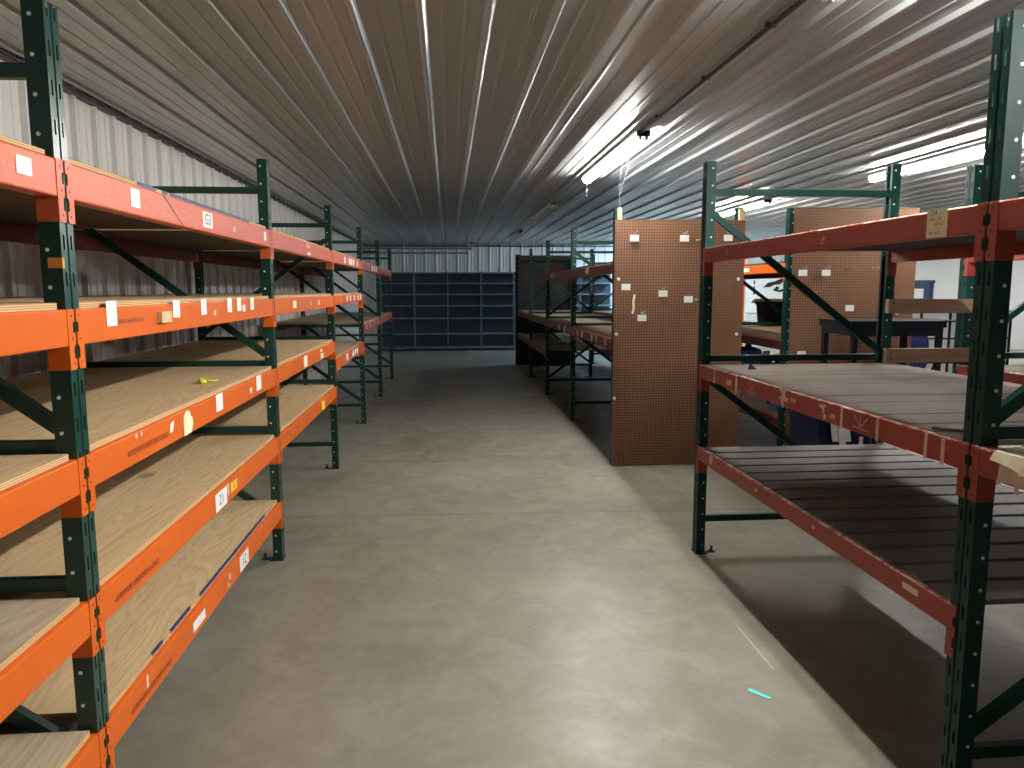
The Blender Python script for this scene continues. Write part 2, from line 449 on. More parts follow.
BEAMS = {}
def rack(key, label, xf, s, ys, levels, flips, hz, green, depth=1.22, group=None, cat='pallet rack'):
    """xf: aisle face; s=+1 when the face looks towards +x. levels[i]: [(top, height, paint), ...] of bay i"""
    r = thing('pallet_rack', label, cat, (xf - s * depth / 2, ys[0], 0), group)
    for i, y in enumerate(ys):
        f = put('upright_frame', brace_mesh(s, depth, hz, flips[i], green), r, (xf, y, 0))
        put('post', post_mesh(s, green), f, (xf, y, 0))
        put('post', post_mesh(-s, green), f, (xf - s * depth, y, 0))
    for i, lv in enumerate(levels):
        L = round(ys[i + 1] - ys[i] - .076, 4)
        for top, h, pt in lv:
            for side, (x, sg) in enumerate(((xf, s), (xf - s * depth, -s))):
                pt = pt if side == 0 else ('darkred' if pt in ('redorange', 'orange') and top > 1.5 else pt)  # rear upper beams turned dull red to paint in shade
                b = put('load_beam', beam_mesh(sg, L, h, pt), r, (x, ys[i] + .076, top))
                put('end_connector', connector_mesh(sg, 0, pt), b, (x, ys[i] + .076, top))
                put('end_connector', connector_mesh(sg, 1, pt), b, (x, ys[i] + .076 + L, top))
                if side == 0: BEAMS[key, i, round(top, 3)] = (b, s, xf)
    return r
def stick(bkey, y, z, w, h, text=None, mat='paper', size=.03, ink='ink', name='sticker', rot=0, lines=None, thick=.0012, lift=.0035, poly=None, shear=0):
    """a label stuck on the aisle face of a beam; y, z are the world centre"""
    b, s, xf = BEAMS[bkey]
    mb = MB(); bo = WO[b.name]
    c, sn = math.cos(rot), math.sin(rot)
    def place(u, v, t):
        uu, vv = u * c - v * sn, u * sn + v * c
        vv += shear * uu
        return (xf + s * (lift + t), y + s * uu, z + vv)
    if mat:
        pl = poly or [(-w / 2, -h / 2), (w / 2, -h / 2), (w / 2, h / 2), (-w / 2, h / 2)]
        mb.prism(pl, place, 0, thick, 0)
    mats = [mat or ink, ink]
    rows = lines or ([(text, size, 0, 0)] if text else [])
    for tx, sz, du, dv in rows:
        vs, fs = text_mesh(tx, sz)
        mb.add([place(p[0] + du, p[1] + dv, thick + .0005) for p in vs], fs, 1)
    return obj(name, mb, mats, b, at=bo)
def strokes(bkey, segs, wd, mat, name, lift=.0035):
    b, s, xf = BEAMS[bkey]; mb = MB()
    for y0, z0, y1, z1 in segs:
        d = Vector((y1 - y0, z1 - z0)).normalized(); n = Vector((-d.y, d.x)) * wd / 2
        poly = [(y0 + n.x, z0 + n.y), (y0 - n.x, z0 - n.y), (y1 - n.x, z1 - n.y), (y1 + n.x, z1 + n.y)]
        mb.prism(poly, lambda u, v, t: (xf + s * (lift + t), u, v), 0, .0008)
    return obj(name, mb, [mat], b, at=WO[b.name])

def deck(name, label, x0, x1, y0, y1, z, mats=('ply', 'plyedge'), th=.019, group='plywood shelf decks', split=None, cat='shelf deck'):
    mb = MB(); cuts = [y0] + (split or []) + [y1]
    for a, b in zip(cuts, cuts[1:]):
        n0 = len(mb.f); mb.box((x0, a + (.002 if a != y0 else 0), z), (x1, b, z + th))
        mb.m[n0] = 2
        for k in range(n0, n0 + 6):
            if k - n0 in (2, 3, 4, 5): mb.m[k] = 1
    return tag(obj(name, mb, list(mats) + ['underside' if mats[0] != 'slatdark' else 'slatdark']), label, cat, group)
def slat_deck(label, x0, x1, y0, y1, z, group, n=15, th=.02):
    mb = MB(); p = (y1 - y0) / n
    for k in range(n): mb.rbox((x0, y0 + k * p, z), (x1, y0 + k * p + p * .84, z + th), .004)
    for x in (x0 + .04, (x0 + x1) / 2, x1 - .08): mb.box((x, y0, z - .012), (x + .03, y1, z + .0005), 1)
    return tag(obj('slatted_deck', mb, ['slat', 'slatdark']), label, 'shelf deck', group)

# ------------------------------------------------------------------ rack along the ribbed wall
YA = 2.185
yl = [YA - PITCH, YA - .02] + [YA + PITCH * k for k in range(1, 6)]
O, RO = 'orange', 'redorange'
L5, L4, L3, L2, L1 = 2.030, 1.625, 1.205, .785, .377
full = [(L5, .102, RO), (L4, .102, O), (L3, .102, O), (L2, .104, O), (L1, .104, O)]
lev = [full, full, full[:4], [(L5, .102, RO), (L4, .09, O), (1.03, .102, O)], [(2.02, .10, 'red'), (1.245, .10, 'red')], [(2.02, .10, 'red'), (1.245, .10, 'red')]]
rack('L', 'long pallet rack with green uprights and orange beams against the ribbed white wall', XL, 1, yl, lev, [True, True, True, False, True, True, True], [2.26, 1.235, .83, .235], 'green')
ordn = ['lowest', 'second', 'third', 'fourth', 'topmost']
bayn = ['the bay cut off at the picture edge', 'the first full bay', 'the second full bay', 'the third full bay', 'the fourth full bay', 'the last bay']
for i, lv in enumerate(lev):
    zs = sorted(t for t, _, _ in lv)
    for k, z in enumerate(zs):
        y0, y1 = yl[i] + .088, yl[i + 1] - .014
        nm = 'topmost' if k == len(zs) - 1 else ordn[k]
        mats = ('ply2', 'plyedge') if (i >= 3 or (i == 0 and k < 2)) else ('ply', 'plyedge')
        lab = f'{nm} plywood shelf in {bayn[i]} of the orange rack'
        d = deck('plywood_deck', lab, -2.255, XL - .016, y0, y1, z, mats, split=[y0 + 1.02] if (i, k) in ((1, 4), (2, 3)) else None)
        if i == 1 and k in (0, 4):
            mb = MB()
            runs = [(2.62, 2.72), (2.80, 3.02), (3.14, 4.28)] if k == 0 else [(2.75, 2.92), (2.98, 3.03), (3.06, 4.22)]
            for a, b in runs:
                mb.box((XL - .0165, a, z + .008), (XL - .0150, b, z + .0202)); mb.box((XL - .022, a, z + .0188), (XL - .0150, b, z + .0202))
            obj('tape_strip', mb, 'bluetape', d)['label'] = 'blue tape along the front edge of the plywood'
# labels and marks on these beams
K = lambda i, z: ('L', i, round(z, 3))
stick(K(1, L5), 2.675, 1.985, .075, .062, '07', size=.04, ink='lampholder')
stick(K(1, L5), 3.445, 1.982, .135, .068, 'G3', size=.066)
stick(K(1, L5), 4.49, 1.985, .05, .05, None)
stick(K(1, L5), 3.86, 1.975, .028, .022, None, 'tape', name='tape_scrap')
strokes(K(1, L5), [(2.93, 2.028, 3.13, 1.932)], .005, 'dark', 'scratch')
stick(K(0, L5), 2.005, 1.985, .07, .045, None, 'paper', name='paper_patch')
for y, hgt in ((2.435, .078), (2.998, .066), (3.326, .066), (3.712, .066), (3.877, .066), (4.127, .064)):
    stick(K(1, L4), y, 1.606, .072, hgt, None, 'paper', name='price_tag', rot=random.uniform(-.06, .1), lift=.0042, lines=[('0 ' * 4, .010, 0, .02), ('| | || |', .018, 0, -.002)], ink='lampholder')
stick(K(1, L4), 2.852, 1.581, .10, .040, '148', 'pine', size=.028, ink='lampholder', name='wooden_label_block', thick=.018)
stick(K(1, L4), 3.48, 1.576, .035, .022, None, 'tape', name='tape_scrap')
stick(K(1, L4), 3.965, 1.585, .055, .035, None, 'cream', name='tape_scrap')
stick(K(1, L4), 2.56, 1.578, .3, .02, '4070/PAIR UNIFORM LOAD', None, .020, 'stencil', 'stencil_lettering')
stick(K(1, L3), 2.66, 1.146, .3, .02, '4070/PAIR UNIFORM LOAD', None, .030, 'stencil', 'stencil_lettering')
stick(K(1, L2), 2.50, .718, .3, .02, '4070/PAIR UNIFORM LOAD', None, .030, 'stencil', 'stencil_lettering')
stick(K(1, L1), 2.56, .31, .3, .02, '4070/PAIR UNIFORM LOAD', None, .030, 'stencil', 'stencil_lettering')
stick(K(1, L3), 3.06, 1.150, .12, .095, None, 'cream', name='torn_paper', poly=[(-.05, -.046), (.03, -.044), (.056, -.01), (.05, .015), (.034, .022), (.024, .044), (-.02, .05), (-.046, .034), (-.052, 0)])
stick(K(1, L3), 2.88, 1.165, .04, .035, None, 'paper', name='tape_scrap', poly=[(-.02, -.02), (.012, -.014), (.026, .02), (-.012, .014)])
stick(K(1, L3), 2.56, 1.195, .012, .018, None, 'tape', name='tape_scrap'); stick(K(1, L3), 2.60, 1.195, .012, .018, None, 'tape', name='tape_scrap')
stick(K(1, L3), 3.48, 1.170, .10, .078, None, 'paper', name='price_tag', lines=[('-- - --', .014, 0, .015), ('- -- -', .014, 0, -.01)], ink='lampholder')
stick(K(1, L3), 4.20, 1.170, .10, .080, None, 'paper', name='price_tag', lines=[('-- - --', .014, 0, .015)], ink='lampholder')
stick(K(1, L3), 4.03, 1.150, .045, .03, None, 'tape', name='tape_scrap')
stick(K(1, L2), 3.435, .728, .17, .082, '21', 'paper', size=.07)
stick(K(1, L2), 3.545, .745, .025, .055, None, 'tape', name='tape_scrap')
stick(K(1, L2), 3.64, .738, .10, .045, '4.8', 'yellow', size=.03)
stick(K(1, L1), 3.755, .322, .16, .078, '12', 'paper', size=.075)
stick(K(1, L1), 3.50, .335, .03, .03, None, 'tape', name='tape_scrap'); stick(K(1, L1), 3.48, .30, .025, .02, None, 'tape', name='tape_scrap')
stick(K(1, L1), 3.06, .318, .15, .04, '- 12 -', 'paper', size=.02, ink='lampholder')
stick(K(1, L1), 2.52, .345, .012, .045, None, 'paper', name='tape_scrap')
stick(K(2, L5), 5.85, 2.005, .14, .02, None, 'tape', name='tape_scrap'); stick(K(2, L5), 5.87, 1.95, .12, .02, None, 'paper', name='tape_scrap')
stick(K(2, L4), 5.26, 1.580, .11, .05, None, 'cream', name='sticker'); stick(K(2, L4), 5.88, 1.575, .03, .03, None, 'tape', name='tape_scrap'); stick(K(2, L4), 6.24, 1.575, .07, .035, None, 'cream', name='sticker')
stick(K(2, L3), 5.58, 1.158, .13, .08, None, 'paper', name='price_tag'); stick(K(2, L3), 6.28, 1.182, .10, .02, None, 'paper', name='tape_scrap'); stick(K(2, L3), 6.30, 1.135, .13, .045, None, 'cream', name='tape_scrap')
stick(K(2, L2), 6.28, .725, .14, .08, None, 'yellow', name='tape_scrap')
for y in (7.9, 8.25, 8.40, 8.60, 8.95): stick(K(3, L5), y, 1.98, .12, .065, None, 'paper', name='price_tag')
for y in (7.98, 8.24, 8.58, 8.95, 9.2): stick(K(3, L4), y, 1.59, .10, .06, None, 'paper', name='price_tag')
for y in (7.86, 8.35, 8.55, 8.75): stick(K(3, 1.03), y, .985, .13, .075, None, 'paper', name='price_tag')
for y in (10.7, 11.0, 11.3): stick(K(4, 2.02), y, 1.975, .16, .07, None, 'paper', name='price_tag')
for y in (9.8, 10.3, 10.9, 11.4): stick(K(4, 1.245), y, 1.20, .06, .05, None, 'paper', name='price_tag')
for y in (12.4, 13.0): stick(K(5, 1.245), y, 1.20, .06, .05, None, 'paper', name='price_tag')
# orange paper on the first green post
pm = MB(); pm.box((-1.083, yl[1] - .0016, 1.738), (-1.048, yl[1] - .0006, 1.766)); pm.box((-1.048, yl[1] - .0016, 1.738), (XL + .0015, yl[1] + .010, 1.766))
fr = [o for o in bpy.data.objects if o.name.startswith('post') and abs(WO[o.name].y - yl[1]) < .01 and abs(WO[o.name].x - XL) < .01][0]
# third level only: the scrap is a sub-part of the frame beside its post
obj('paper_scrap', pm, 'orangepaper', fr.parent)
# lime zip tie on the third shelf
mb = MB(); zz = L3 + .019
pts = [(-1.20 + .022 * math.cos(a), 3.77 + .022 * math.sin(a), zz + .012 + .008 * math.sin(a * .5)) for a in [k * .55 for k in range(11)]]
mb.tube(pts, .005, 6); mb.tube([(-1.18, 3.775, zz + .012), (-1.165, 3.82, zz + .006), (-1.16, 3.86, zz + .005)], .004, 6)
mb.box((-1.215, 3.74, zz), (-1.185, 3.765, zz + .02))
tag(obj('zip_tie', mb, 'lime', smooth=True), 'lime yellow plastic tie curled on a plywood shelf', 'tie')

# ------------------------------------------------------------------ red racks on the other side of the aisle
YR = 4.489
R_, DR = 'red', 'darkred'
yr = [YR - 2 * PITCH, YR - PITCH - .025, YR]
hzr = [2.26, 1.25, .225]
T, MD, LO = 1.925, 1.215, .70
rack('R', 'red-beamed pallet rack beside the aisle with brown plank and grey slat shelves', XR, -1, yr, [[(T, .085, R_), (MD, .085, R_)], [(T, .085, R_), (MD, .085, R_), (LO, .085, R_)]], [True, True, False], hzr, 'bluegreen')
rack('R2', 'red-beamed pallet rack standing behind the plank-shelved rack, joined by short boards', X2, -1, yr, [[(T, .085, R_), (MD - .02, .085, R_)], [(T, .085, R_), (MD - .02, .085, R_)]], [False, True, True], hzr, 'bluegreen')
g = 'decks of the red racks'
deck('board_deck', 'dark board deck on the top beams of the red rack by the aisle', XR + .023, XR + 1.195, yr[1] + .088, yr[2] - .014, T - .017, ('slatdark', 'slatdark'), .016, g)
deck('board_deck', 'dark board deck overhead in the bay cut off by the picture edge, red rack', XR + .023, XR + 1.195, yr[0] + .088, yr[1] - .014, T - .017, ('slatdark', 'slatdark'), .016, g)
def plank_deck(label, x0, x1, y0, y1, z):
    mb = MB(); n = int(round((y1 - y0) / .098)); p = (y1 - y0) / n
    for k in range(n):
        e = random.uniform(-.006, .006)
        n0 = len(mb.f); mb.box((x0, y0 + k * p, z), (x1, y0 + (k + 1) * p - .0025, z + .018 + random.uniform(-.0012, .0012))); mb.m[n0] = 1
    return tag(obj('plank_deck', mb, ['plank', 'underside']), label, 'shelf deck', g)
plank_deck('pale brown plank deck on the middle beams of the red rack', XR + .023, XR + 1.195, yr[1] + .088, yr[2] - .014, MD - .0175)
plank_deck('pale plank deck with masking tape at its edge, beside the near green post', XR + .023, XR + 1.195, yr[0] + .088, yr[1] - .014, MD - .0175)
slat_deck('grey slatted deck on the lowest beams of the red rack', XR + .023, XR + 1.195, yr[1] + .088, yr[2] - .014, LO - .018, g, 14)
for i, nm in ((0, 'near'), (1, 'far')):
    plank_deck(f'pale plank deck in the {nm} bay of the rear red rack', X2 + .023, X2 + 1.195, yr[i] + .088, yr[i + 1] - .014, MD - .0375)
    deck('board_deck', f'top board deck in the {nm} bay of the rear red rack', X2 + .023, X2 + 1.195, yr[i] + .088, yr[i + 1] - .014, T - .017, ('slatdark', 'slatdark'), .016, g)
KR = lambda i, z: ('R', i, round(z, 3))
stick(KR(1, T), 2.305, 1.884, .10, .088, None, 'cream', name='spec_label', lines=[('1234', .022, -.022, .034), ('ON - 24F', .015, -.004, .014), ('x48 PCS', .014, .01, -.002), ('- - - - - -', .014, -.012, -.016), ('NO 28A-0', .013, -.008, -.030)])
for y, z in ((4.11, 1.89), (3.03, 1.885)): strokes(KR(1, T), [(y, z + .01, y + .02, z - .012), (y + .02, z - .012, y - .012, z + .004), (y - .01, z - .02, y + .03, z - .018)], .005, 'chalk', 'scratch')
stick(KR(1, MD), 4.25, 1.172, .012, .09, None, 'tape', name='tape_strip')
stick(KR(1, MD), 3.915, 1.170, .03, .09, None, 'tape', name='tape_strip', poly=[(-.008, -.055), (.006, -.055), (.014, -.02), (.01, .046), (-.004, .046), (-.016, -.02)])
stick(KR(1, MD), 4.02, 1.165, .07, .035, None, 'residue', name='tape_scrap', poly=[(-.04, -.018), (.034, -.018), (.034, .012), (.012, .016), (.0, .004), (-.03, .014)])
stick(KR(1, MD), 3.345, 1.178, .08, .09, None, 'tape', name='tape_patch', poly=[(-.05, -.012), (-.02, -.014), (.0, -.05), (.012, -.05), (.012, -.014), (.05, -.02), (.05, -.002), (.03, .002), (.02, .018), (.034, .03), (.03, .046), (-.006, .046), (-.012, .042), (-.034, .04), (-.034, .028), (-.004, .01), (-.014, 0)])
stick(KR(1, MD), 3.24, 1.175, .05, .018, None, 'residue', name='tape_scrap')
stick(KR(1, MD), 2.97, 1.183, .05, .03, None, 'tape', name='tape_scrap', poly=[(-.028, .014), (-.024, .002), (.002, -.004), (.006, -.022), (.018, -.014), (.012, .004), (.03, .008), (.026, .018)])
stick(KR(1, MD), 2.95, 1.150, .02, .02, None, 'tape', name='tape_scrap'); stick(KR(1, MD), 2.885, 1.165, .035, .028, None, 'residue', name='tape_scrap', poly=[(-.024, -.008), (-.002, -.014), (.02, -.004), (.010, .010), (-.012, .006)])
for y in (2.815, 2.565, 2.285, 2.20): stick(KR(1, MD), y, 1.171, .016, .092, None, 'tape', name='tape_strip')
for y0 in (3.71, 2.675):
    strokes(KR(1, MD), [(y0 + .05, 1.198, y0 + .005, 1.160), (y0 + .005, 1.205, y0, 1.158), (y0 - .04, 1.195, y0 - .005, 1.160), (y0 + .055, 1.152, y0 - .05, 1.148)], .004, 'chalk', 'scratch')
stick(KR(1, LO), 4.262, .668, .05, .05, None, 'tape', name='tape_patch'); stick(KR(1, LO), 2.315, .664, .085, .022, '-- --', 'cream', size=.014, ink='lampholder')
for y in (3.6, 3.0): stick(KR(1, LO), y, .66, .03, .014, None, 'residue', name='tape_scrap')
# masking paper folded over the near middle beam
b, s_, xf = BEAMS[KR(0, MD)]
mb = MB()
def drape(y0, y1, d0, d1, lift, top=.06, sl=.012):
    rows = []
    for k in range(4):
        f = k / 3; y = y0 + (y1 - y0) * f; d = d0 + (d1 - d0) * f; o = .003 * math.sin(k * 2.3 + y0 * 5)
        rows.append([(xf + top, y - sl * .5, MD + .004 + lift), (xf + .012, y, MD + .005 + lift + o * .5), (xf - .004 - lift, y, MD + .002 + lift), (xf - .007 - lift, y + sl * .5, MD - .012), (xf - .008 - lift - abs(o), y + sl, MD - d)])
    v = [p for q_ in rows for p in q_]
    mb.add(v, [(k * 5 + j, k * 5 + j + 1, (k + 1) * 5 + j + 1, (k + 1) * 5 + j) for k in range(3) for j in range(4)])
drape(1.975, 1.885, .026, .030, .0); drape(1.90, 1.84, .030, .040, .003); drape(1.86, 1.77, .044, .036, .006); drape(1.79, 1.60, .030, .036, .003)
ob = obj('masking_paper', mb, 'cream', b); ob['label'] = 'crumpled cream masking paper folded over the beam'
sm = ob.modifiers.new('thickness', 'SOLIDIFY'); sm.thickness = .0015
stick(KR(0, MD), 1.905, 1.165, .06, .07, None, 'tape', name='tape_patch', poly=[(-.055, -.045), (-.045, .05), (.05, .05), (.05, -.032), (.03, -.03), (.028, -.052), (.014, -.05), (.012, -.028), (-.03, -.03)])
# wood splinters on the plank deck
mb = MB(); mb.add([(1.74, 4.21, MD + .002), (1.78, 4.17, MD + .002), (1.745, 4.19, MD + .036), (1.72, 4.16, MD + .002)], [(0, 1, 2), (1, 3, 2), (3, 0, 2), (0, 3, 1)])
tag(obj('wood_splinter', mb, 'lumber'), 'dark wood splinter standing up from the far end of the plank deck', 'wood scrap')
mb = MB(); mb.bar((1.60, 2.32, MD + .006), (1.72, 2.20, MD + .008), .03, .008); mb.bar((1.64, 2.24, MD + .010), (1.70, 2.22, MD + .035), .02, .006)
tag(obj('wood_splinter', mb, 'lumber'), 'loose wood splinters on the plank deck against the near green post', 'wood scrap')
# boards screwed between the two racks
for z, lab in ((1.570, 'upper of two brown boards joining the backs of the red racks'), (1.262, 'lower of two brown boards joining the backs of the red racks')):
    mb = MB(); mb.rbox((2.725, YR - .040, z - .0445), (3.325, YR - .001, z + .0445), .004)
    mb.m = [0] * len(mb.f)
    for k, f in enumerate(mb.f):
        xs = [mb.v[i][0] for i in f]
        if max(xs) < 2.74: mb.m[k] = 1
    o = tag(obj('spacer_board', mb, ['lumber', 'endgrain']), lab, 'board', 'boards joining the red racks')
    sc = MB()
    for x in (2.76, 3.285):
        for dz in (-.02, .02): sc.prism([(.006 * math.cos(k * PI / 3), .006 * math.sin(k * PI / 3)) for k in range(6)], lambda u, v, t: (x + u, t, z + dz + v), YR - .042, YR - .0385)
    obj('screw', sc, 'dark', o)

# ------------------------------------------------------------------ the racks beyond the cross aisle
YP = 6.952
yq = [YP + PITCH * k for k in range(5)]
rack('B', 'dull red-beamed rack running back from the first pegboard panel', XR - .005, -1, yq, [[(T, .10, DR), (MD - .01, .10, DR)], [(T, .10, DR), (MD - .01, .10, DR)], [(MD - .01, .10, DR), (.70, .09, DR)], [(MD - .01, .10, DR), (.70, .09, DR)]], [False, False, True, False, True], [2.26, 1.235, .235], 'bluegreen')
X3 = 3.226
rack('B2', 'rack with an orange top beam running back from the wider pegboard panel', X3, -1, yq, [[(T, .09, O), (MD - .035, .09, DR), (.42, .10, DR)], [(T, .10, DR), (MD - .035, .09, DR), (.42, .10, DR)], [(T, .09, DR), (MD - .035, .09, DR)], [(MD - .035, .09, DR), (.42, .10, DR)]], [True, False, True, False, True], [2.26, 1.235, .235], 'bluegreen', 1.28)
g2 = 'decks of the racks beyond the cross aisle'
for i, lv in enumerate([(T, MD - .01), (T, MD - .01), (MD - .01, .70), (MD - .01, .70)]):
    for z in lv:
        nm = 'top' if z == T else ('middle' if z > 1 else 'low')
        deck('plywood_deck', f'{nm} deck in the {["first", "second", "third", "fourth"][i]} bay behind the first pegboard', XR + .012, XR + 1.195, yq[i] + .088, yq[i + 1] - .014, z, ('slatdark', 'slatdark') if z == T else ('ply2', 'plyedge'), .019, g2)
for i, lv in enumerate([(T, MD - .035, .42), (T, MD - .035, .42), (T, MD - .035), (MD - .035, .42)]):
    for z in lv:
        nm = 'top' if z == T else ('middle' if z > 1 else 'low')
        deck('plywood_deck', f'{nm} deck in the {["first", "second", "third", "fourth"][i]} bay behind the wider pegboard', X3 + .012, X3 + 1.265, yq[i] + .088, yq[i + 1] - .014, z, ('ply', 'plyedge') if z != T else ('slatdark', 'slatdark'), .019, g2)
KB = lambda i, z: ('B', i, round(z, 3))
for y, z, m_ in ((8.35, T, 'paper'), (8.28, T, 'paper'), (8.6, MD - .01, 'paper'), (8.0, MD - .01, 'paper'), (7.75, MD - .01, 'tape'), (8.9, MD - .01, 'tape'), (7.3, MD - .01, 'tape')): stick(KB(0, z), y, z - .045, .09, .07, None, m_, name='price_tag')
for y, z in ((11.2, T), (11.0, T), (10.4, MD - .01), (9.9, MD - .01)): stick(KB(1, z), y, z - .045, .10, .07, None, 'paper', name='price_tag')
for y in (8.0, 7.9): stick(('B2', 0, round(T, 3)), y, T - .045, .10, .04, None, 'paper', name='price_tag')

# pegboards
def pegboard(label, x0, x1, y, z1, studs, items, z0=.012):
    r = thing('pegboard_panel', label, 'pegboard', ((x0 + x1) / 2, y, 0), 'pegboard panels')
    mb = MB(); mb.box((x0, y, z0), (x1, y + .006, z1)); obj('board', mb, 'peg', r, at=(x0, y, 0))
    for a, b, zt in studs:
        mb = MB(); mb.box((a, y + .0065, 0), (b, y + .0405, zt)); obj('stud', mb, 'pine', r)
    for kind, x, z in items:
        if kind in ('tag', 'card'):
            if kind == 'tag':
                mb = MB(); mb.tube([(x, y + .003, z + .05), (x, y - .012, z + .05), (x, y - .02, z + .042), (x, y - .09, z + .04), (x, y - .10, z + .055)], .0035, 6)
                mb.tube([(x + .02, y + .003, z + .052), (x + .02, y - .012, z + .052), (x + .022, y - .06, z + .062)], .003, 6)
                obj('peg_hook', mb, 'hook', r)
            mb = MB(); yy = y - (.030 if kind == 'tag' else .002)
            mb.box((x - .042, yy - .0015, z - .030), (x + .042, yy, z + .028))
            for k, tx in enumerate(('- -- -', '0 000')):
                vs, fs = text_mesh(tx, .016); mb.add([(x + p[0], yy - .0022, z - .004 + .018 * (1 - 2 * k) * .5 + p[1]) for p in vs], fs, 1)
            obj('price_tag', mb, ['paper', 'lampholder'], r)
        elif kind == 'knob':
            mb = MB(); mb.prism([(.015 * math.cos(k * PI / 6), .015 * math.sin(k * PI / 6)) for k in range(12)], lambda u, v, t: (x + u, t, z + v), y - .007, y - .0005); obj('washer', mb, 'white_enamel', r)
        elif kind == 'hook':
            mb = MB(); mb.tube([(x, y + .003, z), (x, y - .012, z), (x - .003, y - .12, z - .004), (x - .004, y - .13, z + .012)], .0045, 6); mb.prism([(.012 * math.cos(k * PI / 4), .012 * math.sin(k * PI / 4)) for k in range(8)], lambda u, v, t: (x + u, t, z + v), y - .004, y - .0005)
            obj('peg_hook', mb, 'hook', r)
        elif kind == 'strip':
            mb = MB(); mb.tube([(x + .012, y - .003, z + .09), (x, y - .006, z + .03), (x + .004, y - .005, z - .03), (x - .006, y - .004, z - .085)], .011, 6); obj('plastic_clip', mb, 'cream', r)
    return r
pegboard('pegboard panel facing the aisle with tall pale studs behind its top corners', 1.541, 2.772, 6.884, 2.312, [(1.566, 1.606, 2.42), (2.717, 2.768, 2.42)],
    [('tag', 1.715, 2.145), ('tag', 2.185, 2.145), ('tag', 2.60, 2.15), ('tag', 1.995, 1.64), ('card', 1.650, 1.70), ('card', 2.247, 1.585), ('tag', 1.80, 1.415), ('strip', 1.722, 1.54),
     ('knob', 1.580, 1.773), ('knob', 1.566, 1.264), ('knob', 1.556, .66), ('knob', 2.722, 1.772), ('knob', 2.722, 1.256), ('hook', 2.315, 2.13), ('hook', 2.40, 2.13), ('hook', 2.32, 1.58)])
pegboard('wider pegboard panel behind the dark steel stand, beside a green post', 3.244, 4.466, 6.884, 2.438, [(3.285, 3.323, 2.41), (4.41, 4.455, 2.41)],
    [('tag', 3.333, 1.83), ('tag', 3.56, 1.83), ('hook', 3.785, 1.875), ('hook', 4.033, 1.875), ('card', 3.826, 1.497), ('card', 3.37, 1.06), ('tag', 3.37, 2.16), ('knob', 4.30, 1.447), ('hook', 4.2, 1.87)])
# brown end board of the far racks, painted shade below it
r = thing('end_panel', 'dark brown panel with painted blue shade below, ending the far red rack', 'panel', (2.15, 16.76, 0))
mb = MB(); mb.box((1.545, 16.75, 1.80), (2.76, 16.77, 2.285)); mb.box((1.545, 16.75, 2.30), (2.76, 16.77, 2.43)); mb.box((1.545, 16.745, 2.27), (2.76, 16.755, 2.315), 1); obj('board', mb, ['browncard', 'blackpl'], r)
mb = MB(); mb.box((1.545, 16.755, .0), (2.76, 16.77, 1.79)); obj('sheet', mb, 'gapshade', r)  # sheet stands in for the dark seen through the open frame
mb = MB(); mb.box((1.515, 16.74, 0), (1.55, 16.78, 2.45)); obj('corner_post', mb, 'blackpl', r)

# ------------------------------------------------------------------ blue steel shelving at the back
zs = [.10, .475, .905, 1.245, 1.56, 1.86, 2.145]
def shelving_mesh():
    w_ = .925; y0, y1 = 0, .42; parts = {}
    mb = MB()
    for x in (0, w_):
        for y in (y0, y1 - .03): mb.box((x - .018, y, 0), (x + .018, y + .03, 2.17))
    parts['upright'] = mb.mesh('upright', ['shelf'])
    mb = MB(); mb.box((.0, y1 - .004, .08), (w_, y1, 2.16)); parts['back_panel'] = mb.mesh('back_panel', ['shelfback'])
    mb = MB(); mb.box((.019, y0 + .002, -.03), (w_ - .019, y0 + .02, 0)); mb.box((.019, y0 + .002, -.006), (w_ - .019, y1 - .006, 0)); parts['shelf'] = mb.mesh('shelf', ['shelf'])
    return parts
SP = shelving_mesh()
where = ['in the corner by the ribbed wall', 'second from the corner', 'third from the corner', 'before the dark end panel', 'behind the dark end panel', 'behind the far red rack', 'at the far end of the row']
for k in range(7):
    x = -1.836 + .9215 * k
    r = thing('shelving_unit', f'blue grey steel shelving unit along the back wall, {where[k]}', 'shelving unit', (x, 20.75, 0), 'steel shelving units on the back wall')
    put('upright', SP['upright'], r, (x, 20.75, 0)); put('back_panel', SP['back_panel'], r, (x, 20.75, 0))
    for z in zs: put('shelf', SP['shelf'], r, (x, 20.75, z))

# ------------------------------------------------------------------ strip lights, conduit, pipes
def fixture(label, x, y0, lit, z=2.925, L=2.44, cool=False, old=False, group='strip lights under the ceiling'):
    r = thing('strip_light', label, 'ceiling light', (x, y0 + L / 2, z), group)
    mb = MB(); mb.prism([(-.055, 0), (-.055, -.012), (-.03, -.045), (.03, -.045), (.055, -.012), (.055, 0)], lambda u, v, t: (x + u, t, z + v), y0, y0 + L); obj('housing', mb, 'white_enamel', r)
    for sx in (-.024, .024):
        mb = MB(); mb.tube([(x + sx, y0 + .03, z - .058), (x + sx, y0 + L - .03, z - .058)], .0127, 12); obj('tube', mb, ('tube_added_cool' if cool else ('tube_old' if old else 'tube')) if lit else 'tube_off', r, smooth=False)
    for yy in (y0, y0 + L - .03):
        mb = MB()
        mb.box((x - .055, yy, z - .05), (x + .055, yy + .025, z - .002))
        for sx in (-.024, .024): mb.rbox((x + sx - .013, yy, z - .080), (x + sx + .013, yy + .03, z - .03), .005)
        obj('lampholder', mb, 'lampholder', r)
    return r
f1 = fixture('lit strip light overhead at the top edge of the picture', 1.575, 1.90, True, L=1.22)
f2 = fixture('lit strip light above the aisle before the first pegboard', 1.560, 6.00, True, old=True)
mb = MB(); mb.tube([(1.56, 8.43, 2.86), (1.562, 8.44, 2.76), (1.57, 8.45, 2.70)], .0014, 5); obj('pull_cord', mb, 'lampholder', f2)
fixture('unlit strip light beyond the lit one over the aisle', 1.54, 10.9, False)
